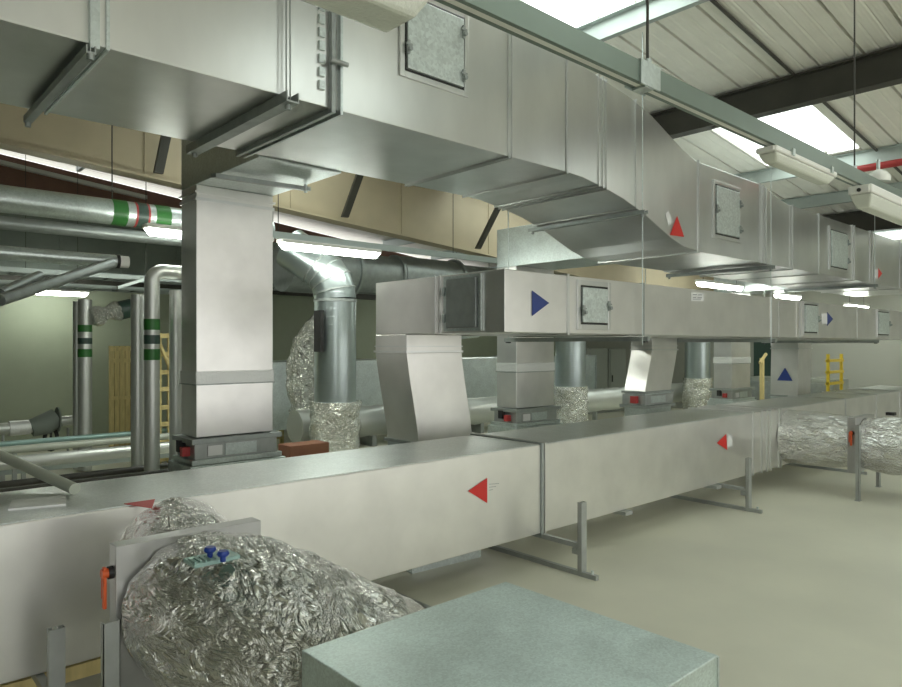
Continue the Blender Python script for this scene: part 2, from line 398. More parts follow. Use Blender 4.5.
# ---------------------------------------------------------------- middle duct
MZ0, MZ1, MX0, MYR = 2.11, 2.66, 4.35, 5.98
md = thing('return_duct', (MX0, YU, MZ0), 'long flat silver duct at mid height with a blue arrow, hung below the big duct', 'air duct')
mj = [MX0, 5.22, 6.52, 9.70, 10.6, 13.2, 14.9, 17.6]
for a, b_ in zip(mj, mj[1:]):
    MB().box(a + .003, b_ - .003, YU, MYR, MZ0, MZ1).build('duct_section', 'foilface', md, .006)
MB().ring_x(5.205, 5.235, YU, MYR, MZ0, MZ1, .014).build('standing_seam', 'foilface_up', md)
for x in (6.52, 9.74, 9.98, 10.72, 13.2, 14.95): MB().ring_x(x, x + .012, YU, MYR, MZ0, MZ1, .01).build('standing_seam', 'galv_dark' if x < 7 else 'foilface_up', md)
b = MB()
for yy_ in (4.93, 5.0): b.box(MX0 - .014, MX0, yy_, yy_ + .012, MZ0, MZ1 + .005)
b.build('standing_seam', 'foilface_up', md)
# access door on the end facing left
dr = MB().box(MX0 - .035, MX0 - .004, 4.42, 4.82, MZ0 + .05, MZ1 - .05).build('access_door', 'galv_dark', md, .005)
f = MB(); f.box(MX0 - .02, MX0, 4.37, 4.41, MZ0 + .02, MZ1 - .02); f.box(MX0 - .02, MX0, 4.83, 4.87, MZ0 + .02, MZ1 - .02)
f.box(MX0 - .02, MX0, 4.41, 4.83, MZ0 + .02, MZ0 + .045); f.box(MX0 - .02, MX0, 4.41, 4.83, MZ1 - .045, MZ1 - .02); f.build('door_frame', 'galv', dr)
for z in (2.25, 2.5):
    MB().box(MX0 - .05, MX0 - .03, 4.83, 4.86, z - .04, z + .04).build('latch', 'galv', dr)
access_door(md, 5.40, 5.85, 2.20, 2.58, YU, [(.05, .35), (.97, .5)], .05)
access_door(md, 10.85, 11.38, 2.18, 2.62, YU, [(.97, .5)], .03)
access_door(md, 14.25, 14.9, 2.18, 2.62, YU, [(.97, .5)], .03)
arrow_px(md, [(532, 290.5), (549, 303), (532, 316)], YU - .004, 'blue', 'blue triangular flow arrow sticker pointing right')
arrow_px(md, [(827, 312), (833, 319), (827, 326)], YU - .004, 'blue', 'small blue flow arrow sticker pointing right')
o = arrow_px(md, [(821.5, 313.5), (827, 313.5), (827, 324), (821.5, 324)], YU - .004, 'label', 'white sticker beside the small blue arrow'); o.name = 'sticker'
o = arrow_px(md, [(691, 292), (704, 293), (704, 301.5), (691, 301)], YU - .004, 'label', 'small white printed label'); o.name = 'sticker'
lb = o
b = MB()
for (xa, ya, xb, yb) in [(693, 294, 697, 295), (698, 294.4, 702, 295.4), (693, 297, 696, 298), (697.5, 297.2, 702, 298.2), (693, 299, 701, 299.6)]:
    b.slab([at(xa, ya, Y=YU - .0075), at(xb, ya, Y=YU - .0075), at(xb, yb, Y=YU - .0075), at(xa, yb, Y=YU - .0075)], (0, -1, 0), .0015)
b.build('print', 'ink', lb)

# ---------------------------------------------------------------- low duct
LZ0, LZ1, LYR = .285, 1.09, 5.0
ld = thing('floor_level_duct', (2, YU, LZ0), 'long low rectangular silver duct near the floor with red left-pointing arrows', 'air duct')
lj = [-3, 4.84, 9.14, 17.6]
for a, b_ in zip(lj, lj[1:]):
    MB().box(a + .003, b_ - .003, YU, LYR, LZ0, LZ1).build('duct_section', 'foilface', ld, .008)
MB().ring_x(4.825, 4.86, YU, LYR, LZ0, LZ1, .016).build('standing_seam', 'galv_dark', ld)
MB().ring_x(4.87, 4.885, YU, LYR, LZ0, LZ1, .02).build('standing_seam', 'foilface', ld)
for x in (9.14, 9.40, 9.56, 9.68, 9.96, 10.02, 12.6, 14.2, 15.6): MB().ring_x(x, x + .022, YU, LYR, LZ0, LZ1, .02).build('standing_seam', 'foilface_up', ld)
# galvanised top cover sheet, slightly greener
for a, b_ in [(-3, 4.82), (4.90, 9.12), (10.06, 17.5)]:
    MB().box(a, b_, YU + .01, LYR - .01, LZ1 + .0005, LZ1 + .006).build('top_sheet', 'galv_top', ld)['label'] = 'grey-green galvanised top sheet'
arrow_px(ld, [(468, 491), (487, 478), (487, 503)], YU - .004, 'red', 'red triangular flow arrow sticker pointing left')
arrow_px(ld, [(717, 443), (726, 434), (727, 450)], YU - .004, 'red', 'smaller red flow arrow pointing left')
o = arrow_px(ld, [(727, 435.5), (732, 435), (732, 446), (727, 447)], YU - .004, 'label', 'white sticker beside the smaller red arrow'); o.name = 'sticker'
b = MB()
for yy_ in (484, 487, 490): b.slab([at(489, yy_, Y=YU - .002), at(499 - (yy_ - 484), yy_ - .8, Y=YU - .002), at(499 - (yy_ - 484), yy_ - .3, Y=YU - .002), at(489, yy_ + .5, Y=YU - .002)], (0, -1, 0), .001)
b.build('handwriting', 'ink', ld)
ztp = LZ1 + .007
o = arrow(ld, [at(124, 504, Z=ztp), at(155, 499.5, Z=ztp), at(152, 508.5, Z=ztp)], 'red', (0, 0, 1), 'red arrow sticker lying flat on the duct top')
o = MB().slab([at(8, 511, Z=ztp), at(66, 506, Z=ztp), at(66, 497, Z=ztp), at(12, 502, Z=ztp)], (0, 0, 1), .012).build('tape_patch', 'tape', ld)
b = MB()
for k in range(7):
    x = -.5 + k * .9
# drain / bracket lugs under the duct
for (x, y) in [(626, 511), (716, 483)]:
    p = at(x, y, Y=YU - .03)
    MB().box(p.x - .06, p.x + .06, YU - .07, LYR, LZ0 - .04, LZ0 - .004).build('support_bar', 'strut', ld)

# ================================================================= RISERS
def riser(name, x0, x1, y0, y1, zt, zb, shift, label, group, extra=None, upper=False):
    t = thing(name, ((x0 + x1) / 2, (y0 + y1) / 2, 0), label, 'riser duct', group)
    if upper:
        # branch from the rear of the big duct, then the vertical leg
        b = MB(); b.box(x0, x1, YR + .005, y1, 3.63, 4.32 if x0 < 5 else (3.95 if x0 < 9 else 3.9)); 
        return t
    return t

def up_riser(x0, x1, zt, label, tz):
    y0, y1 = 6.9, 7.3
    t = thing('riser_duct', ((x0 + x1) / 2, 7.1, 0), label, 'riser duct', 'straight riser ducts behind the big duct')
    MB().box(x0, x1, YR + .03, y1, zt, tz).build('branch', 'galv', t, .006)['label'] = 'horizontal galvanised branch into the big duct'
    MB().box(x0 + .001, x1 - .001, y0, y1, 1.06, zt - .001).build('shaft', 'foilface', t, .006)
    MB().ring_z(zt - .16, zt - .13, x0, x1, y0, y1, .012).build('collar', 'foilface_up', t)
    MB().ring_z(zt - .09, zt - .07, x0, x1, y0, y1, .02).build('collar', 'foilface', t)
    MB().ring_z(1.60, 1.73, x0, x1, y0, y1, .008).build('tape_band', 'tape', t, .003)
    MB().ring_z(1.59, 1.60, x0, x1, y0, y1, .014).build('strap', 'galv_dark', t)
    d = MB().box(x0 - .03, x1 + .03, y0 - .03, y1 + .03, .84, 1.0).build('fire_damper', 'strut', t, .006)
    MB().box(x0 - .07, x1 + .07, y0 - .07, y1 + .07, 1.0, 1.05).build('flange', 'galv_dark', d, .004)
    MB().box(x0 - .07, x1 + .07, y0 - .07, y1 + .07, .79, .84).build('flange', 'galv', d, .004)
    w = x1 - x0
    MB().box(x0 + w * .12, x0 + w * .3, y0 - .045, y0 - .03, .87, .97).build('cover_plate', 'label', d)
    MB().box(x0 + w * .34, x0 + w * .75, y0 - .04, y0 - .03, .86, .98).build('cover_plate', 'galv', d)
    MB().box(x0 - .11, x0 - .03, y0 + .08, y0 + .15, .87, .96).build('actuator', 'redpipe', d)
    MB().box(x0 - .10, x0 - .03, y0 + .2, y0 + .28, .9, 1.02).build('gear', 'rubber', d)
    MB().box(x0 - .1, x1 + .1, y0 - .1, y1 + .1, 0, .785).build('plinth', 'galv', t, .006)
    return t
up_riser(2.79, 3.64, 3.63, 'widest tall silver riser duct at left with grey damper at its base', 4.3)
up_riser(7.58, 8.45, 3.17, 'straight pale riser duct standing under the blue arrow, grey damper at base', 3.75)
up_riser(14.4, 15.3, 3.13, 'distant straight riser duct left of the yellow post', 3.7)
# tape band heights follow the same level on every one

def slant_riser(x0, x1, y0, y1, sh, label, arrow_=False, damper_=False):
    t = thing('slanted_riser_duct', ((x0 + x1) / 2, (y0 + y1) / 2, 0), label, 'riser duct', 'slanted riser ducts under the mid-height duct')
    zt = MZ0 - .004; zk = 1.93; zb = 1.33 if damper_ else 1.0
    b = MB(); b.box(x0, x1, y0, y1, zk, zt); b.build('neck', 'foilface', t, .004)
    MB().ring_z(zk - .01, zk + .012, x0, x1, y0, y1, .014).build('collar', 'foilface_up', t)
    MB().ring_z(zk + .05, zk + .062, x0, x1, y0, y1, .01).build('collar', 'foilface_up', t)
    N = 10; v = []
    for i in range(N + 1):
        f_ = i / N; s = sh * (3 * f_ * f_ - 2 * f_ ** 3) * .3 + sh * f_ * .7
        z = zk - .011 - (zk - .011 - zb) * f_
        v += [(x0 + s, y0, z), (x1 + s, y0, z), (x1 + s, y1, z), (x0 + s, y1, z)]
    fs = [(0, 1, 2, 3), tuple(4 * N + k for k in (3, 2, 1, 0))]
    for i in range(N):
        for k in range(4):
            k2 = (k + 1) % 4; fs.append((4 * i + k, 4 * i + k2, 4 * i + 4 + k2, 4 * i + 4 + k))
    MB().add(v, fs).build('shaft', 'foilface', t, .004)
    MB().ring_z(zb - .03, zb + .0, x0 + sh, x1 + sh, y0, y1, .03).build('flange', 'galv_dark', t)
    MB().box(x0 + sh, x1 + sh, y0, y1, 0, zb - .001).build('base', 'galv', t, .004)
    if damper_:
        d = MB().ring_z(1.14, zb - .05, x0 + sh, x1 + sh, y0, y1, .02).build('fire_damper', 'strut', t, .004)
        MB().ring_z(1.09, 1.13, x0 + sh, x1 + sh, y0, y1, .05).build('flange', 'galv_dark', d)
        MB().box(x0 + sh + .12, x0 + sh + .5, y0 - .03, y0 - .02, 1.16, 1.26).build('cover_plate', 'galv', d)
        MB().box(x0 + sh - .08, x0 + sh - .02, y0 + .1, y0 + .2, 1.16, 1.26).build('actuator', 'redpipe', d)
    if arrow_:
        ay, az = (y0 + y1) / 2, 1.42
        def sx(z): return x0 + sh * (zk - z) / (zk - zb) - .012
        arrow(t, [(sx(az - .15), ay + .13, az - .13), (sx(az - .15), ay - .17, az - .13), (sx(az + .12), ay - .02, az + .13)], 'blue', (-1, 0, 0), 'blue triangular flow arrow sticker pointing up')
    return t
slant_riser(4.35, 5.11, 5.45, 5.98, .16, 'slanted pale riser duct under the left end of the mid-height duct')
slant_riser(8.9, 9.6, 5.45, 5.8, -.18, 'slanted riser duct leaning left at its foot, half way along the low duct', False, True)
slant_riser(14.2, 14.85, 5.45, 5.98, -.04, 'riser duct bearing a blue upward arrow', True)

# ================================================================= HANGERS
def upper_hanger(X, name_lab, zc, ztop, zbot=None, bars=True, ww=.06, hh=.05, over=.1, m='galv_dark', rr=.005, dbl=False):
    t = thing('duct_hanger', (X, YU, zc), name_lab, 'duct hanger', 'trapeze hangers under the ducts')
    b = MB(); y0, y1 = YU - over, YR + over
    b.box(X - ww / 2, X + ww / 2, y0, y1, zc - hh, zc - hh + .012)
    b.box(X - ww / 2, X - ww / 2 + .008, y0, y1, zc - hh + .012, zc); b.box(X + ww / 2 - .008, X + ww / 2, y0, y1, zc - hh + .012, zc)
    b.build('channel', m, t)
    for y in ((YU - .055), (YR + .055)):
        for dx in ((-.012, .016) if dbl else (0,)):
            rd = MB().tube([(X + dx, y, zbot if (zbot and y < YU) else zc - hh - .015), (X + dx, y, roofz(X) - .22 if ztop is None else ztop)], rr, 8).build('threaded_rod', 'galv' if not dbl else 'galv_dark', t)
        MB().tube([(X, y, zc - hh - .03), (X, y, zc - hh)], .02, 6).build('nut', 'galv_dark', t)
    return t
upper_hanger(2.24, 'heavy dark trapeze hanger with twin rods under the big duct, left of its bolted joint', 3.635, None, dbl=True, hh=.07, ww=.09, over=.12)
upper_hanger(1.06, 'slim hanger channel at the far left joint of the big duct', 3.605, None, hh=.045, ww=.05, over=.07, rr=.003)
upper_hanger(6.42, 'trapeze hanger under the sloping step of the big duct', 3.425, None, zbot=2.0, m='galv_dark', over=.1, ww=.07, hh=.04)
upper_hanger(9.60, 'trapeze hanger below the big duct right of its access door', 3.09, None, zbot=2.0)
upper_hanger(13.95, 'farthest trapeze hanger at right under the big duct', 3.09, None)
def mid_hanger(X, lab):
    t = thing('duct_hanger', (X, YU, MZ0), lab, 'duct hanger', 'trapeze hangers under the mid-height duct')
    MB().box(X - .025, X + .025, YU - .1, MYR + .1, MZ0 - .07, MZ0 - .022).build('channel', 'galv_dark', t)
    MB().tube([(X, MYR + .05, MZ0 - .09), (X, MYR + .05, roofz(X) - .22)], .007, 8).build('threaded_rod', 'galv', t)
    for y in (YU - .055, MYR + .05): MB().box(X - .03, X + .03, y - .02, y + .02, MZ0 - .085, MZ0 - .07).build('nut', 'rubber', t)
    return t
mid_hanger(6.47, 'dark bar under the mid-height duct left of the small white label')
mid_hanger(9.65, 'dark bar under the mid-height duct right of the small white label')
mid_hanger(14.0, 'farthest dark bar under the mid-height duct at right')
# small support bar below the big riser branch
o = MB().box(2.62, 2.68, 6.1, 6.16, 3.56, 3.60).v
b = MB(); p0 = at(216, 173, Z=3.60); p1 = at(311, 187, Z=3.60)
t = thing('duct_hanger', (p0.x, p0.y, 3.6), 'short bar and rod carrying the branch above the widest riser duct', 'duct hanger')
b = MB(); b.slab([p0, p1, p1 + Vector((-.03, .05, 0)), p0 + Vector((-.03, .05, 0))], (0, 0, -1), .04); b.build('channel', 'galv_dark', t)
MB().tube([p1 + Vector((-.05, .02, -.06)), p1 + Vector((-.05, .02, .02))], .018, 8).build('nut', 'galv', t)

# ================================================================= LIGHTING TRUNKING AND FITTINGS
tr = thing('lighting_trunking', (0, 1.5, 3.03), 'long galvanised lighting trunking crossing the upper right foreground', 'cable trunking')
def channel(x0, x1):
    b = MB(); b.box(x0, x1, 1.50, 1.505, 3.03, 3.115); b.box(x0, x1, 1.555, 1.56, 3.03, 3.115); b.box(x0, x1, 1.505, 1.555, 3.11, 3.115)
    b.box(x0, x1, 1.505, 1.518, 3.03, 3.034); b.box(x0, x1, 1.542, 1.555, 3.03, 3.034); return b
channel(-3, 2.42).build('channel', 'trunk', tr); channel(2.44, 9).build('channel', 'trunk', tr)
MB().box(-3, 9, 1.519, 1.541, 3.030, 3.033).build('cover_strip', 'white', tr)['label'] = 'pale strip along the underside'
b = MB(); b.box(2.36, 2.50, 1.492, 1.4995, 3.024, 3.12); b.box(2.36, 2.5, 1.5605, 1.568, 3.024, 3.12); b.box(2.36, 2.5, 1.4995, 1.5605, 3.116, 3.122); b.box(2.40, 2.46, 1.4995, 1.5605, 3.02, 3.0295)
b.build('coupler', 'galv', tr)
def rod(X, Y, z0, z1, lab, r=.005, g='suspension rods of the trunking', thing_=None):
    t = thing('suspension_rod', (X, Y, z0), lab, 'rod', g)
    MB().tube([(X, Y, z0), (X, Y, z1)], r, 8).build('rod', 'steel_dark', t)
    MB().tube([(X, Y, z0), (X, Y, z0 + .03)], r * 3, 6).build('nut', 'galv', t)
rod(2.465, 1.53, 3.123, roofz(2.4), 'dark suspension rod at the trunking joint', .006)
rod(4.88, 1.53, 3.116, roofz(4.9), 'thin suspension rod above the end of the right hand light fitting', .005)

def batten(name, x0, x1, zt, yc, lab, grp, lit=False, wd=.10, hh=.1, over_m='diffuser'):
    t = thing('light_fitting', ((x0 + x1) / 2, yc, zt), lab, 'light fitting', grp)
    # housing tray above, bevelled diffuser below
    MB().box(x0, x1, yc - wd, yc + wd, zt - hh * .4, zt).build('housing', 'white', t, .01)
    h = zt - hh * .4 - .001; z0 = zt - hh; q = wd * .6; w_ = wd * .94
    b = MB(); b.hexa([(x0 + .06, yc - q, z0), (x1 - .06, yc - q, z0), (x1 - .06, yc + q, z0), (x0 + .06, yc + q, z0)],
                     [(x0 + .01, yc - w_, h), (x1 - .01, yc - w_, h), (x1 - .01, yc + w_, h), (x0 + .01, yc + w_, h)])
    b.build('diffuser', 'tube' if lit else over_m, t, .012)
    for x in (x0, x1):
        s = -1 if x == x0 else 1
        MB().box(x, x + s * .012, yc - wd * .8, yc + wd * .8, zt - hh * .38, zt - .006).build('end_cap', 'white', t, .004)
    return t
t = batten('a', -.25, 1.26, 3.025, 1.53, 'big close white plastic light fitting at the top edge of the picture', 'unlit fittings on the trunking', wd=.11, hh=.13)
t = batten('b', 3.57, 4.42, 3.018, 1.53, 'short light fitting under the trunking in front of the bright rooflight', 'unlit fittings on the trunking', wd=.055, hh=.075, over_m='diffuser')
for x in (3.75, 4.3): MB().box(x, x + .03, 1.465, 1.474, 2.995, 3.03).build('clip', 'galv', t)
t = batten('c', 4.88, 6.3, 3.02, 1.50, 'white light fitting with a dark cable hole, at the right edge', 'unlit fittings on the trunking', wd=.07, hh=.14)
MB().tube([(4.868, 1.50, 2.985), (4.860, 1.50, 2.985)], .012, 12).build('cable_gland', 'rubber', t)
# detector on the trunking and red sprinkler pipe behind
t = thing('smoke_detector', (5.35, 1.53, 3.12), 'small white round detector on top of the trunking at the right edge', 'detector')
MB().tube([(5.35, 1.53, 3.118), (5.35, 1.53, 3.15), (5.35, 1.53, 3.18), (5.35, 1.53, 3.20)], [.07, .075, .055, .02], 20).build('housing', 'white', t)
MB().tube([(5.35, 1.53, 3.20), (5.35, 1.53, 3.27)], .012, 8).build('stem', 'galv', t)
b = MB(); b.tube([(10.9, 3.45, 4.5), (10.9, -2, 4.5)], .05, 14)
tag(b.build('sprinkler_pipe', 'redpipe'), 'red pipe running across behind the trunking at the right edge', 'pipe')

# lit fluorescent battens deeper in the room
def lit(x0, x1, Y, z, lab, wd=.07, hang=True):
    t = batten('l', x0, x1, z, Y, lab, 'lit fluorescent fittings', lit=True, wd=wd, hh=.13)
    if hang:
        for x in (x0 + .2, x1 - .2): MB().tube([(x, Y, z), (x, Y, roofz(x) - .25)], .005, 6).build('suspension_wire', 'steel_dark', t)
    return t
L0, L1 = at(142, 230, Y=8.2), at(380, 252, Y=8.2)
t = thing('lighting_trunking', (1, 8.2, 3.40), 'galvanised trunking above the lit lamps behind the widest riser', 'cable trunking')
MB().box(3.2, 9.8, 8.17, 8.23, 3.395, 3.48).build('channel', 'purlin', t)
for x in (4.4, 7.5): MB().tube([(x, 8.2, 3.48), (x, 8.2, roofz(x) - .04)], .006, 8).build('rod', 'steel_dark', t)
for z0, z1, n in ((2.72, 4.3, 'left'), (4.42, 6.02, 'right')):
    lit(z0, z1, 8.2, 3.392, 'bright lit fluorescent fitting %s' % ('just left of the widest riser duct' if n == 'left' else 'just right of the widest riser duct'), .08, False)
lit(2.65, 3.95, 15.2, 3.10, 'lit lamp in front of the pale green wall at far left')
lit(12.4, 14.2, 6.6, 3.26, 'lit lamp between the two overhead ducts above the white label')
lit(15.45, 16.7, 6.4, 3.16, 'lit lamp second from the white label between the overhead ducts')
lit(17.8, 19.2, 5.75, 3.0, 'small lit lamp between the overhead ducts at right')
lit(12.0, 13.6, 13.2, 2.9, 'lit lamp deep behind the slanted riser ducts')

# ================================================================= SPIRAL DUCTS
def arc(c, r, a0, a1, ax, ay, n=12):
    c = Vector(c); ax = Vector(ax); ay = Vector(ay)
    return [c + (ax * math.cos(a0 + (a1 - a0) * i / n) + ay * math.sin(a0 + (a1 - a0) * i / n)) * r for i in range(n + 1)]
def crinkle(amp, sc_):
    def fn(q, d):
        n = noise.fractal(q * sc_, 1.0, 2.0, 4) ; n2 = noise.noise(q * sc_ * 2.7)
        return q + d * (n * amp + abs(n2) * amp * .5)
    return fn
def spiral(X, label, elbow=False, R=.31):
    Y = 8.8
    t = thing('spiral_duct', (X, Y, 0), label, 'round duct', 'spiral ducts with foil wrapped feet')
    zt = 2.66
    MB().tube([(X, Y, 1.1), (X, Y, zt)], R, 40).build('shaft', 'spiral', t)
    MB().tube([(X, Y, zt - .02), (X, Y, zt + .02)], R + .012, 40).build('collar', 'galv_dark', t)
    n = 5; pts = arc((X - .45, Y + .62, zt + .02), .76, -.95, .55, (.59, -.81, 0), (0, 0, 1), 1)
    # four-gore elbow leaning back and left
    dirs = Vector((-.66, .75, 0)).normalized(); Rb = .60; c = Vector((X, Y, zt + .02)) + dirs * Rb
    prev = None
    if elbow:
        angs = [math.radians(a) for a in (0, 12, 27, 42, 54)]
        ep = [c - dirs * Rb * math.cos(a) + Vector((0, 0, 1)) * Rb * math.sin(a) for a in angs]
        a1 = math.radians(56); d = Vector((0, 0, 1)) * math.cos(a1) + dirs * math.sin(a1)
        eb = MB().tube(ep + [ep[-1] + d * .55], R, 40).build('elbow', 'spiral', t)
        for q in range(1, 5):
            tn = (ep[min(q + 1, 4)] - ep[q - 1]).normalized()
            MB().tube([ep[q] - tn * .012, ep[q] + tn * .012], R + .012, 40).build('seam_ring', 'galv_dark', eb)
    pts = [(X, Y, 0.0 + k * .04) for k in range(30)]
    MB().tube(pts, R + .045, 56, fn=crinkle(.05, 5)).build('foil_wrap', 'foil_small', t)['label'] = 'crinkled foil insulation round the foot'
    return t
sp1 = spiral(5.66, 'nearest spiral duct with bent elbow, foil wrapped foot right of the widest riser', True)
b = MB(); 
for k in range(5): b.box(5.28, 5.34, 8.62, 8.7, 1.95 + k * .12, 2.0 + k * .12)
b.box(5.27, 5.33, 8.58, 8.76, 1.9, 2.5); b.build('control_box', 'rubber', sp1)
spiral(11.3, 'middle spiral duct with foil foot below the mid-height duct')
spiral(16.5, 'farthest spiral duct with foil foot behind the last slanted riser')

# foil wrapped header pipe behind the low duct
hd = thing('foil_header_pipe', (4.2, 9.42, 0), 'foil clad horizontal pipe low behind the row of risers', 'pipe')
for x0, x1 in ((5.35, 7.8), (7.85, 12.2), (12.25, 17)):
    pts = [(x0 + (x1 - x0) * k / 40, 9.45, .74) for k in range(41)]
    MB().tube(pts, .25, 32, fn=crinkle(.018, 6)).build('pipe_length', 'foil_pipe', hd)
for x in (4.3, 8.9, 13): MB().box(x, x + .06, 9.4, 9.5, 0, .48).build('support', 'strut', hd)
# foil wrapped bend left of the first spiral
t = thing('foil_bend', (4.9, 9.6, 0), 'foil wrapped flexible bend partly hidden behind the nearest spiral duct', 'flexible duct')
pp = [at(322, 322, Y=9.7), at(308, 340, Y=9.7), at(301, 362, Y=9.7), at(299, 385, Y=9.7), at(303, 408, Y=9.7), at(306, 425, Y=9.7)]
q = []
for i in range(len(pp) - 1):
    for k in range(6): q.append(pp[i].lerp(pp[i + 1], k / 6))
q.append(pp[-1]); pf = Vector((q[-1].x, q[-1].y, .02)); q += [q[-1].lerp(pf, k / 8) for k in range(1, 9)]
MB().tube(q, .2, 32, fn=crinkle(.05, 6)).build('hose', 'foil_small', t)

# round galvanised ducts high behind the middle duct
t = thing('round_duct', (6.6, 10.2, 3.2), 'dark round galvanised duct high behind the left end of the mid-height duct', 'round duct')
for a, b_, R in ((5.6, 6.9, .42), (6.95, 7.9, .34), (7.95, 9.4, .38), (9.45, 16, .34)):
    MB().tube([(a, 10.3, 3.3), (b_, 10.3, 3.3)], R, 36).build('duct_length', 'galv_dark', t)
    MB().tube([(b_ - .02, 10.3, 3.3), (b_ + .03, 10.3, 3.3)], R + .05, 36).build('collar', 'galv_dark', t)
# bend behind the first slanted riser
t = thing('round_duct', (7.4, 9.3, 0), 'curved galvanised pipe bend seen between the slanted riser and the straight one', 'round duct')
pp = arc((8.0, 8.9, 1.25), 1.0, PI, PI * .5, (1, 0, 0), (0, 0, 1), 12)
MB().tube([(7.0, 8.9, .0)] + pp + [(8.7, 8.9, 2.3)], .17, 28).build('bend', 'galv', t)
for i in (3, 7, 10):
    d = (pp[i + 1] - pp[i]).normalized(); MB().tube([pp[i] - d * .02, pp[i] + d * .02], .185, 28).build('seam_ring', 'galv_dark', t)

# large low rectangular duct in the background
t = thing('plant_duct', (4, 11.5, 0), 'big grey galvanised duct low in the background behind the risers', 'air duct')
for a, b_ in ((4.5, 7.2), (7.2, 9.9), (9.9, 12.6), (12.6, 15.2)):
    MB().box(a + .005, b_ - .005, 11.0, 12.2, .5, 1.7).build('duct_section', 'galv', t, .01)
    MB().ring_x(b_ - .02, b_ + .02, 11, 12.2, .5, 1.7, .03).build('flange', 'galv_dark', t)
for x in (5, 8, 11, 14): MB().box(x, x + .1, 11.1, 12.1, 0, .5).build('leg', 'strut', t)
for (x, l) in ((16.3, 'left hand grey cabinet between the middle spiral duct and a slanted riser'), (17.25, 'right hand grey cabinet between the middle spiral duct and a slanted riser')):
    t = thing('electrical_cabinet', (x + .45, 12.2, 0), l, 'cabinet', 'grey cabinets')
    MB().box(x, x + .88, 12.0, 12.4, 0, 1.9).build('body', 'cabinet', t, .01)
    d = MB().box(x + .04, x + .84, 11.975, 11.998, .1, 1.85).build('door', 'cabinet', t, .006)
    MB().box(x + .1, x + .13, 11.95, 11.974, .9, 1.1).build('handle', 'rubber', d)

# ================================================================= FLOOR STANDS
def stand(X, Yf, label, skew=0, rear=True, zp=.64):
    t = thing('duct_stand', (X, Yf, 0), label, 'support stand', 'strut stands under the low duct')
    y1 = LYR + .25
    b = MB(); b.hexa([(X - .02, Yf - .14, 0), (X + .02, Yf - .14, 0), (X + .02 + skew, y1, 0), (X - .02 + skew, y1, 0)],
                     [(X - .02, Yf - .14, .04), (X + .02, Yf - .14, .04), (X + .02 + skew, y1, .04), (X - .02 + skew, y1, .04)])
    base = b.build('base_rail', 'strut', t)
    def post(x, y, z1):
        b = MB(); h = .036
        b.box(x - h, x + h, y - .003, y + .001, .04, z1); b.box(x - h, x - h + .003, y, y + .04, .04, z1); b.box(x + h - .003, x + h, y, y + .04, .04, z1)
        b.box(x - h, x - .014, y + .036, y + .04, .04, z1); b.box(x + .014, x + h, y + .036, y + .04, .04, z1); b.box(x - .004, x + .004, y, y + .04, .04, z1); return b
    if zp > .3: post(X, Yf, zp).build('post', 'strut', t)
    if rear and zp > .3: post(X + skew * .9, LYR + .1, zp).build('post', 'strut', t)
    if zp < .3: return t
    a = MB(); a.hexa([(X - .02, Yf + .041, LZ0 - .047), (X + .02, Yf + .041, LZ0 - .047), (X + .02 + skew * .9, LYR + .1, LZ0 - .047), (X - .02 + skew * .9, LYR + .1, LZ0 - .047)],
                     [(X - .02, Yf + .041, LZ0 - .006), (X + .02, Yf + .041, LZ0 - .006), (X + .02 + skew * .9, LYR + .1, LZ0 - .006), (X - .02 + skew * .9, LYR + .1, LZ0 - .006)])
    a.build('cross_arm', 'strut', t)
    if zp > .3: MB().box(X - .035, X + .035, Yf + .041, Yf + .1, LZ0 - .1, LZ0 - .05).build('bracket', 'strut', t)
    MB().tube([(X, Yf - .09, .04), (X, Yf - .09, .07)], .014, 6).build('bolt', 'galv', t)
    return t
stand(4.86, 3.64, 'grey strut floor stand beside the vertical joint of the low duct', 0)
stand(8.24, 3.72, 'grey strut floor stand below the smaller red arrow', 0)
# left stands (seen at bottom left)
p = at(57, 660, Y=3.75)
stand(p.x, 3.75, 'grey strut stand at the bottom left corner in front of the low duct', 0, zp=at(57, 629, Y=3.75).z)
stand(11.9, 3.7, 'grey strut floor stand beyond the damper on the right', 0)
# cross strut under the duct and an offcut of channel lying on the floor
stand(3.35, 3.95, 'low grey strut rail on the floor under the low duct beside the offcut', 0, zp=.24)
t = thing('channel_offcut', (4.2, 4.3, 0), 'pale galvanised channel lying on the floor under the low duct', 'channel offcut')
a0, a1 = at(412, 574, Z=0), at(481, 557, Z=0)
b = MB(); dx = (a1 - a0).normalized(); ny = Vector((-dx.y, dx.x, 0))
for off, h in ((0, .07), (.16, .07)):
    b.slab([a0 + ny * off, a1 + ny * off, a1 + ny * (off + .012), a0 + ny * (off + .012)], (0, 0, 1), h)
b.slab([a0 + ny * .012, a1 + ny * .012, a1 + ny * .16, a0 + ny * .16], (0, 0, 1), .01)
b.build('channel', 'galv', t)

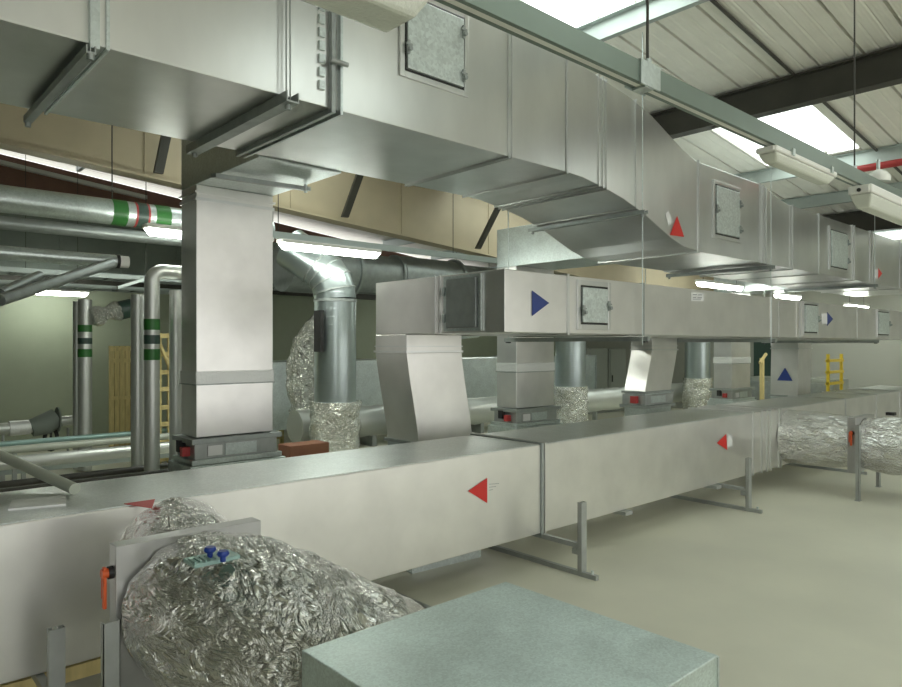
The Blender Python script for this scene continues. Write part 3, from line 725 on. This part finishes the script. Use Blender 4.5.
# ================================================================= DAMPERS AND FOIL DUCTS
def damper(x0, x1, z0, z1, Y, label, handle_z):
    t = thing('volume_damper', ((x0 + x1) / 2, Y, z0), label, 'damper', 'square volume dampers')
    th = .10; xc, zc = (x0 + x1) / 2, (z0 + z1) / 2; R = .335
    # plate with a round hole: ring mesh between square and circle
    n = 48; vs = []; 
    for yy_ in (Y, Y + th):
        for k in range(n):
            a = 2 * PI * k / n; c_, s_ = math.cos(a), math.sin(a); m_ = max(abs(c_), abs(s_))
            vs.append((xc + c_ / m_ * (x1 - x0) / 2, yy_, zc + s_ / m_ * (z1 - z0) / 2))
        for k in range(n):
            a = 2 * PI * k / n; vs.append((xc + R * math.cos(a), yy_, zc + R * math.sin(a)))
    fs = []
    for k in range(n):
        j = (k + 1) % n
        fs += [(k, j, n + j, n + k), (2 * n + j, 2 * n + k, 3 * n + k, 3 * n + j), (k, j, 2 * n + j, 2 * n + k), (n + j, n + k, 3 * n + k, 3 * n + j)]
    MB().add(vs, fs).build('frame', 'plate', t, .004)
    h = MB(); h.box(x0 - .045, x0 - .03, Y + .03, Y + .055, handle_z - .16, handle_z + .03)
    h.tube([(x0 - .05, Y + .045, handle_z), (x0 - .022, Y + .045, handle_z)], .022, 14)
    h.box(x0 - .045, x0 - .03, Y + .06, Y + .07, handle_z - .12, handle_z)
    hd_ = h.build('lever_handle', 'orange', t, .003)
    MB().tube([(x0 - .022, Y + .045, handle_z), (x0 - .001, Y + .045, handle_z)], .03, 12).build('spindle', 'rubber', hd_)
    return t
pl0, pl1 = at(116, 543, Y=3.37), at(261, 523, Y=3.37)
DX0, DX1 = pl0.x, pl1.x; DZ1 = 1.075
damper(DX0, DX1, .37, DZ1, 3.37, 'near square damper plate with orange lever, bottom left', .95)
damper(9.93, 10.67, .33, 1.05, 3.10, 'far square damper plate with orange lever, at the right', .85)
# struts that carry the dampers
def damper_post(x, y, z1, lab):
    t = thing('damper_post', (x, y, 0), lab, 'post', 'strut posts by the dampers')
    b = MB(); b.box(x - .036, x + .036, y, y + .004, .008, z1); b.box(x - .036, x - .032, y, y + .04, .008, z1); b.box(x + .032, x + .036, y, y + .04, .008, z1); b.build('upright', 'strut', t)
    MB().box(x - .045, x + .045, y - .01, y + .05, 0, .007).build('foot_plate', 'strut', t)
pp_ = at(112, 625, Y=3.28); damper_post(pp_.x, 3.28, at(112, 622, Y=3.28).z, 'grey strut post under the orange lever at bottom left')
damper_post(9.83, 3.02, .97, 'grey strut post in front of the far damper plate')
pq = at(880, 487, Z=0); damper_post(pq.x, pq.y, .33, 'short grey post under the foil duct at the right edge')

def foil_duct(path, rads, parent, seg=110, n=120, amp=.028, m='foil', name='foil_jacket', sc_=3.2):
    # smooth catmull path
    P = [Vector(p) for p in path]; P = [P[0] * 2 - P[1]] + P + [P[-1] * 2 - P[-2]]; R_ = [rads[0]] + list(rads) + [rads[-1]]
    pts = []; rr = []
    K = len(P) - 3
    for i in range(seg + 1):
        f_ = i / seg * K; j = min(int(f_), K - 1); t_ = f_ - j
        a, b, c, d = P[j:j + 4]
        pts.append(.5 * ((2 * b) + (c - a) * t_ + (2 * a - 5 * b + 4 * c - d) * t_ ** 2 + (3 * b - a - 3 * c + d) * t_ ** 3))
        rr.append(R_[j + 1] * (1 - t_) + R_[j + 2] * t_)
    def fn(q, d):
        st = Vector((q.x * 1.6, q.y * .9, q.z * 1.6)) * sc_
        h = noise.fractal(st, 1.0, 2.1, 5) * amp
        w_ = noise.noise(Vector((q.x * 9, q.y * 4, q.z * 9)) + Vector((5, 1, 2)))
        h += (1 - abs(w_) * 2.4) * amp * .42
        w2 = noise.noise(Vector((q.x * 24, q.y * 12, q.z * 24)))
        h += (1 - abs(w2) * 2) * amp * .16
        return q + d * h
    return MB().tube(pts, rr, n, fn=fn).build(name, m, parent)
dxc = (DX0 + DX1) / 2
t = thing('foil_spigot_duct', (dxc, 3.8, .4), 'crumpled foil collar between the low duct and the near damper plate', 'flexible duct')
foil_duct([(dxc + .17, 4.09, .76), (dxc + .15, 3.95, .76), (dxc + .08, 3.7, .75), (dxc, 3.475, .735)], [.335, .325, .33, .32], t, 60, 140, amp=.016)
t = thing('foil_flexible_duct', (1.6, 2.9, .3), 'large crumpled foil duct in the foreground running into the galvanised box', 'flexible duct')
fj = foil_duct([(dxc, 3.36, .73), (dxc + .02, 3.15, .74), (dxc + .10, 2.9, .72), (dxc + .24, 2.62, .66), (dxc + .38, 2.38, .59), (dxc + .46, 2.235, .555)], [.335, .36, .375, .365, .345, .32], t, 150, 200, amp=.024)
kb = at(211, 553, Z=1.115)
pl = MB().box(kb.x - .1, kb.x + .1, kb.y - .07, kb.y + .05, 1.085, 1.103).build('test_point_plate', 'teal', t, .004)
for px, py in ((210, 552), (223, 556)):
    q_ = at(px, py, Z=1.125)
    k_ = MB(); k_.tube([(q_.x, q_.y, 1.103), (q_.x, q_.y, 1.125)], .012, 12); k_.tube([(q_.x, q_.y, 1.125), (q_.x, q_.y, 1.135), (q_.x, q_.y, 1.147)], [.02, .027, .02], 14)
    k_.build('blue_knob', 'knob', pl)
for k in range(5): 
    MB().tube([(kb.x - .09 + k * .022, kb.y - .06, 1.105), (kb.x - .09 + k * .022, kb.y + .01, 1.105)], .004, 6).build('clip', 'teal', pl)
t = thing('foil_spigot_duct', (10.3, 3.7, .4), 'foil collar between the low duct and the far damper plate', 'flexible duct')
foil_duct([(10.3, 4.09, .69), (10.3, 3.9, .69), (10.3, 3.6, .69), (10.3, 3.205, .69)], [.38, .375, .365, .335], t, 60, 90, amp=.012)
t = thing('foil_flexible_duct', (10.3, 2, .3), 'shiny foil duct running out of the picture at the right edge', 'flexible duct')
foil_duct([(10.3, 3.09, .69), (10.3, 2.8, .69), (10.3, 2.0, .69), (10.3, .8, .69)], [.33, .365, .365, .36], t, 120, 90, amp=.016)
for y in (2.75, 1.5): pass
q_ = at(891, 413, Z=1.08); MB().box(q_.x - .05, q_.x + .05, q_.y - .05, q_.y + .05, 1.05, 1.09).build('test_point_plate', 'rubber', t)
MB().box(10.1, 10.5, .9, .95, .25, .3).build('hanger_bar', 'strut', t)
MB().box(10.28, 10.32, .9, .94, 0, .25).build('leg', 'strut', t)

# foreground galvanised box
D = 1.1
BX0, BX1, BY0, BY1, BZ1 = 1.159 * D, 2.135 * D, 1.067 * D, 2.004 * D, CAMZ - D
t = thing('plenum_box', ((BX0 + BX1) / 2, (BY0 + BY1) / 2, 0), 'big plain galvanised box in the bottom foreground with a speckled top', 'plenum box')
MB().box(BX0, BX1, BY0, BY1, .12, BZ1).build('body', 'galv_box', t, .004)
for (x, y) in ((BX0 + .05, BY0 + .05), (BX1 - .1, BY0 + .05), (BX0 + .05, BY1 - .1), (BX1 - .1, BY1 - .1)): MB().box(x, x + .05, y, y + .05, 0, .119).build('leg', 'strut', t)
b = MB()
for (x0, x1, y0, y1) in ((BX0, BX0 + .003, BY0, BY1), (BX1 - .003, BX1, BY0, BY1)): pass
b.box(BX1 - .01, BX1 + .003, BY0 - .003, BY0 + .03, .12, BZ1 - .005); b.build('corner_seam', 'galv', t)

# ================================================================= PIPES AT LEFT
def hpipe(name, x0, x1, Y, z, r_, m, lab, cat='pipe', grp=None):
    t = thing(name, (x0, Y, z), lab, cat, grp); MB().tube([(x0, Y, z), (x1, Y, z)], r_, 20).build('pipe', m, t); return t
def band(t, c, ax, w_, r_, m, lab):
    c = Vector(c); ax = Vector(ax) * w_ / 2
    o = MB().tube([c - ax, c + ax], r_, 20).build('colour_band', m, t); o['label'] = lab; return o
z = at(120, 213, Y=9).z
t = hpipe('insulated_pipe', -2.5, 4.7, 9, z, .155, 'galv', 'thick foil clad pipe high at left with green and red bands')
for x0, x1, m_, l in ((114, 129, 'green', 'green identification band'), (137, 139, 'redpipe', 'thin red identification band'), (139, 149, 'darkgreen', 'dark identification band'), (149, 151, 'redpipe', 'thin red identification band'), (157, 172, 'green', 'green identification band')):
    a, b_ = at(x0, 213, Y=8.85).x, at(x1, 213, Y=8.85).x
    band(t, ((a + b_) / 2, 9, z), (1, 0, 0), b_ - a, .158, m_, l)
for x in (1.2, 2.6): MB().tube([(x, 9, z + .15), (x, 9, roofz(x) - .25)], .008, 8).build('hanger_rod', 'steel_dark', t)
z = at(100, 222, Y=9.5).z
hpipe('insulated_pipe', -2.5, 4.7, 9.6, z - .12, .08, 'galv_dark', 'second foil clad pipe just below the banded one')
# conduit with cap and diagonal
z = at(60, 257, Y=7.6).z
e = at(122, 260, Y=7.6)
t = thing('steel_tube_bracket', (0, 7.6, z), 'grey steel tube with white end cap and a diagonal brace, upper left', 'tube bracket')
MB().tube([(-2, 7.6, z), (e.x - .06, 7.6, z)], .065, 20).build('tube', 'galv', t)
MB().box(-1.95, -1.87, 7.56, 7.64, 0, z - .066).build('upright', 'strut', t)
MB().tube([(e.x - .06, 7.6, z), (e.x - .03, 7.6, z)], .072, 20).build('collar', 'rubber', t)
MB().tube([(e.x - .03, 7.6, z), (e.x + .06, 7.6, z)], .062, 20).build('end_cap', 'white', t)
MB().tube([(e.x - .12, 7.55, z - .03), at(0, 300, Y=6.6)], .05, 16).build('brace', 'galv_dark', t)
MB().tube([at(40, 276, Y=7.3), at(0, 294, Y=6.9)], .05, 16).build('brace', 'galv_dark', t)
# cable ladder trays
def ladder(x0, x1, Y, z, wd, lab):
    t = thing('cable_tray', (x0, Y, z), lab, 'cable tray', 'cable trays at left')
    for s in (0, wd): MB().box(x0, x1, Y + s, Y + s + .02, z, z + .07).build('side_rail', 'cable', t)
    x = x0 + .1
    while x < x1: MB().box(x, x + .04, Y + .02, Y + wd, z + .01, z + .03).build('rung', 'cable', t); x += .32
    for c in range(4): MB().tube([(x0, Y + .08 + c * .09, z + .055), (x1, Y + .08 + c * .09, z + .055)], .018, 8).build('cable', 'rubber' if c % 2 else 'cable', t)
    for xx in (x0 + .6, x1 - .6): MB().tube([(xx, Y - .01, z - .02), (xx, Y - .01, roofz(xx) - .25)], .007, 6).build('hanger_rod', 'steel_dark', t)
ladder(-1, 6.5, 11.2, at(60, 275, Y=11.2).z, .5, 'upper galvanised cable tray at left below the steel tube')
ladder(-1, 6.3, 13.0, at(60, 287, Y=13).z, .5, 'lower cable tray at left above the pale green wall')
sb = thing('support_bracket', (2.6, 10.4, 3.2), 'short pale support bar sloping up towards the tall banded pipe', 'bracket')
MB().slab([at(118, 286, Y=10.4), at(148, 277, Y=10.4), at(148, 280, Y=10.4), at(118, 289, Y=10.4)], (0, 1, 0), .06).build('bar', 'purlin', sb)
q_ = at(146, 279, Y=10.43); MB().tube([q_, (q_.x, q_.y, roofz(q_.x) - .02)], .006, 6).build('rod', 'steel_dark', sb)

def vpipe(px, py0, Y, r_, lab, bands=(), grp='vertical foil clad pipes', zb=0.02, elbow=None):
    c = at(px, py0, Y=Y); zt = c.z
    t = thing('vertical_pipe', (c.x, Y, 0), lab, 'pipe', grp)
    pts = [(c.x, Y, zb), (c.x, Y, zt - .12)]
    if elbow:
        k = arc((c.x + .12, Y, zt - .12), .12, PI, PI / 2, (1, 0, 0), (0, 0, 1), 8)
        pts = pts[:1] + k + [(c.x + elbow, Y, zt)]
    MB().tube(pts, r_, 22).build('pipe', 'foil_pipe', t)
    for a, b_, m_, l in bands:
        za, zb_ = at(px, a, Y=Y).z, at(px, b_, Y=Y).z
        band(t, (c.x, Y, (za + zb_) / 2), (0, 0, 1), za - zb_, r_ + .004, m_, l)
    return t
GB = lambda a: [(a[0], a[1], 'green', 'green identification band'), (a[2], a[3], 'darkgreen', 'dark identification band'), (a[4], a[5], 'green', 'green identification band')]
vpipe(85, 292, 12, .10, 'foil pipe with green bands in front of the pale green wall', GB((325, 332, 338, 344, 349, 357)))
vpipe(77, 294, 12.2, .06, 'thin foil pipe left of the banded pipe by the pale green wall')
vpipe(138, 284, 8.1, .075, 'plain foil pipe left of the tallest banded pipe')
vpipe(152, 271, 7.8, .08, 'tallest foil pipe with green bands, bent right at its top', GB((319, 330, 335, 344, 349, 360)), elbow=.9)
vpipe(176, 280, 7.8, .07, 'foil pipe nearest the widest riser duct at left')
t = thing('insulated_elbow', (2.4, 12, 2.6), 'bulging foil covered pipe stub beside the banded pipe at left', 'pipe')
p0, p1 = at(92, 318, Y=11.9), at(134, 307, Y=11.9)
MB().tube([p0.lerp(p1, k / 14) for k in range(15)], [.13 + .03 * math.sin(k) for k in range(15)], 26, fn=crinkle(.03, 6)).build('jacket', 'foil_small', t)
band(t, p0.lerp(p1, .8), (p1 - p0).normalized(), .2, .15, 'darkgreen', 'dark green band')

# low pipe runs at left
for (x0, y0, x1, y1, Y, r_, m_, lab) in [(0, 466, 134, 449, 9.0, .075, 'foil_pipe', 'bright silver pipe along the floor at left, largest of the low pipes'),
                                          (0, 452, 134, 438, 10.4, .05, 'pvc', 'pale pipe low at left behind the bright silver one'),
                                          (0, 446, 134, 432, 11.2, .04, 'knob', 'thin bluish pipe low at left below the valve'),
                                          (0, 486, 140, 468, 8.0, .035, 'steel_dark', 'dark thin pipe lying low at left in front of the bright silver one'),
                                          (0, 492, 140, 475, 7.6, .03, 'steel_dark', 'lowest dark thin pipe at left nearest the low duct')]:
    z = (at(x0, y0, Y=Y).z + at(x1, y1, Y=Y).z) / 2
    xb = at(x1, y1, Y=Y).x
    t = hpipe('floor_pipe', -1.5, max(xb, 4.6) if Y > 8.5 else xb + .5, Y, z, r_, m_ if m_ != 'knob' else 'teal', lab, grp='pipes along the floor at left')
    for xx in (0.2, 1.8): MB().box(xx, xx + .05, Y - .03, Y + .03, 0, z - r_).build('support', 'strut', t)
for k, Y in enumerate((9.6, 10.9)):
    t = thing('floor_rail', (0, Y, .0), ('nearer' if k == 0 else 'farther') + ' grey floor rail beneath the low pipes at left', 'rail', 'floor rails')
    MB().box(-1.5, 4.5, Y, Y + .08, .25, .33).build('rail', 'cable', t)
    for xx in (0, 2, 4): MB().box(xx, xx + .05, Y + .01, Y + .07, 0, .25).build('support', 'strut', t)
# valve assembly
t = thing('pipe_valve', (0.5, 12.5, 0), 'pipe with grey insulated valve body and black wheel near the pale green wall', 'valve')
z = at(30, 427, Y=12.5).z; g = lambda px, py=427: at(px, py, Y=12.5)
MB().tube([(-2, 12.5, z), (g(34).x, 12.5, z)], .09, 22).build('pipe', 'foil_pipe', t)
MB().tube([(g(9).x, 12.5, z), (g(30).x, 12.5, z)], .115, 22).build('sleeve', 'tape', t)
MB().tube([(g(31).x, 12.5, z - .02), (g(45).x, 12.5, z + .03), (g(57).x, 12.5, z + .12)], [.14, .17, .16], 24).build('valve_body', 'greyins', t)
MB().tube([(g(57).x, 12.5, z + .06), (g(76).x, 12.5, z + .06)], .08, 20).build('pipe', 'foil_pipe', t)
MB().tube([(g(57).x, 12.5, z + .09), (g(58.5).x, 12.5, z + .09)], .2, 20).build('flange', 'greyins', t)
wc = g(51, 439); 
b = MB(); ring = [wc + Vector((.09 * math.cos(2 * PI * k / 20), 0, .17 * math.sin(2 * PI * k / 20))) for k in range(21)]
b.tube(ring, .03, 8, cap=False); b.tube([wc + Vector((0, 0, -.17)), wc + Vector((0, 0, .3))], .02, 8); b.build('hand_wheel', 'rubber', t)
for px in (3, 68): q_ = g(px); MB().tube([(q_.x, 12.5, 0), (q_.x, 12.5, z - .06)], .02, 8).build('leg', 'strut', t)

# diagonal pale tube leaning over to the low duct
p0 = at(75, 489, Z=LZ1 + .04); d = at(0, 455, Y=5.6)
t = thing('leaning_tube', tuple(p0), 'pale tube leaning down onto the top of the low duct at far left', 'tube')
MB().tube([p0, d, d + (d - p0) * .6], .035, 18).build('tube', 'pvc', t)

# yellow timber racks
def timber(px0, px1, pyt, Y, lab, rungs, posts=3):
    a, b_ = at(px0, 400, Y=Y).x, at(px1, 400, Y=Y).x; zt = at(px0, pyt, Y=Y).z
    t = thing('timber_rack', ((a + b_) / 2, Y, 0), lab, 'timber rack', 'yellow timber racks')
    w_ = b_ - a
    for k in range(posts):
        x = a + (w_ - .05) * k / (posts - 1); MB().box(x - .01, x + .07, Y, Y + .05, 0, zt).build('upright', 'yellow', t)
    for zz in rungs: MB().box(a, b_, Y - .025, Y, zt * zz - .035, zt * zz + .035).build('crosspiece', 'yellow', t)
    return t, a, b_, zt
timber(110, 134, 346, 14, 'yellow timber frame leaning by the back wall at left', (.97, .86, .1, .5), 5)
tt = timber(157, 172, 333, 11, 'narrow yellow timber ladder frame between the foil pipes', (.98, .85, .72, .6, .47, .35, .22, .1), 2)
o = MB().tube([at(157, 338, Y=10.9), at(171, 370, Y=10.9)], .03, 6).build('diagonal', 'yellow', tt[0])
timber(272, 283, 362, 12.5, 'yellow timber post frame seen right of the widest riser', (.95, .5, .1), 2)
# yellow post and ladder at the right
p0 = at(762, 395, Y=7.6)
t = thing('timber_post', (p0.x, 7.6, 0), 'yellow post with a diagonal stay, right of the distant straight riser', 'post')
MB().box(p0.x - .05, p0.x + .05, 7.56, 7.64, 0, at(762, 358, Y=7.6).z).build('post', 'yellow', t)
MB().tube([at(760, 363, Y=7.55), at(766, 354, Y=7.55)], .04, 8).build('stay', 'yellow', t)
a, b_ = at(829, 370, Y=6.0).x, at(843, 370, Y=6.0).x; zt = at(836, 354, Y=6).z
t = thing('step_ladder', ((a + b_) / 2, 6, 0), 'bright yellow ladder standing behind the low duct at right', 'ladder')
for x in (a, b_ - .05): MB().box(x, x + .06, 6, 6.06, 0, zt).build('stile', 'yellowpaint', t)
for k in range(6): MB().box(a, b_, 5.98, 6.08, .25 + k * .27, .31 + k * .27).build('rung', 'yellowpaint', t)
t = thing('plant_unit', (18.6, 6.8, 0), 'low dark grey plant unit behind the yellow ladder at right', 'plant unit')
MB().box(18.3, 19.2, 6.15, 8.4, .1, 1.15).build('body', 'cabinet', t, .02)
for k in range(3): MB().box(18.27, 18.3, 6.2 + k * .73, 6.8 + k * .73, .2, 1.05).build('panel', 'galv_dark', t, .005)
for y in (6.25, 8.2): MB().box(18.4, 19.1, y, y + .1, 0, .1).build('foot', 'strut', t)
# dark doorway-like opening on the end wall and low equipment
d = MB(); d.box(XE - .05, XE, 7.7, 8.9, 0, 2.1); o = struct(d.build('door_1', 'darkgreen'))
t = thing('reddish_crate', (5.2, 10.4, 0), 'reddish timber block on the floor left of the nearest spiral foot', 'timber block')
q_ = at(300, 446, Y=7.7); MB().box(q_.x - .25, q_.x + .3, 7.5, 7.8, 0, q_.z + .04).build('block', 'wood', t, .005)

# low yellowish rail seen under the low duct, bottom left
q0 = at(60, 664, Y=5.6); 
t = thing('floor_rail', (0, 4.5, 0), 'yellowish timber batten on the floor beneath the low duct at bottom left', 'timber batten')
MB().box(-.5, 2.6, 4.45, 4.52, .045, .13).build('batten', 'yellow', t)

# ================================================================= LIGHT
w = bpy.data.worlds.new('world'); sc.world = w; w.use_nodes = True
nt = w.node_tree; bg = nt.nodes['Background']
tc = nt.nodes.new('ShaderNodeTexCoord'); sx = nt.nodes.new('ShaderNodeSeparateXYZ'); nt.links.new(tc.outputs['Generated'], sx.inputs[0])
rp = nt.nodes.new('ShaderNodeValToRGB'); nt.links.new(sx.outputs['Z'], rp.inputs[0])
rp.color_ramp.elements[0].position = 0.0; rp.color_ramp.elements[0].color = (.82, .81, .785, 1)
rp.color_ramp.elements[1].position = .8; rp.color_ramp.elements[1].color = (2.6, 2.75, 2.65, 1)
nt.links.new(rp.outputs[0], bg.inputs['Color']); bg.inputs['Strength'].default_value = 1.0

sc.view_settings.view_transform = 'Standard'; sc.view_settings.look = 'None'
sc.view_settings.gamma = 1; sc.view_settings.exposure = 0.9
for o in bpy.data.objects:
    if '_o' in o: del o['_o']
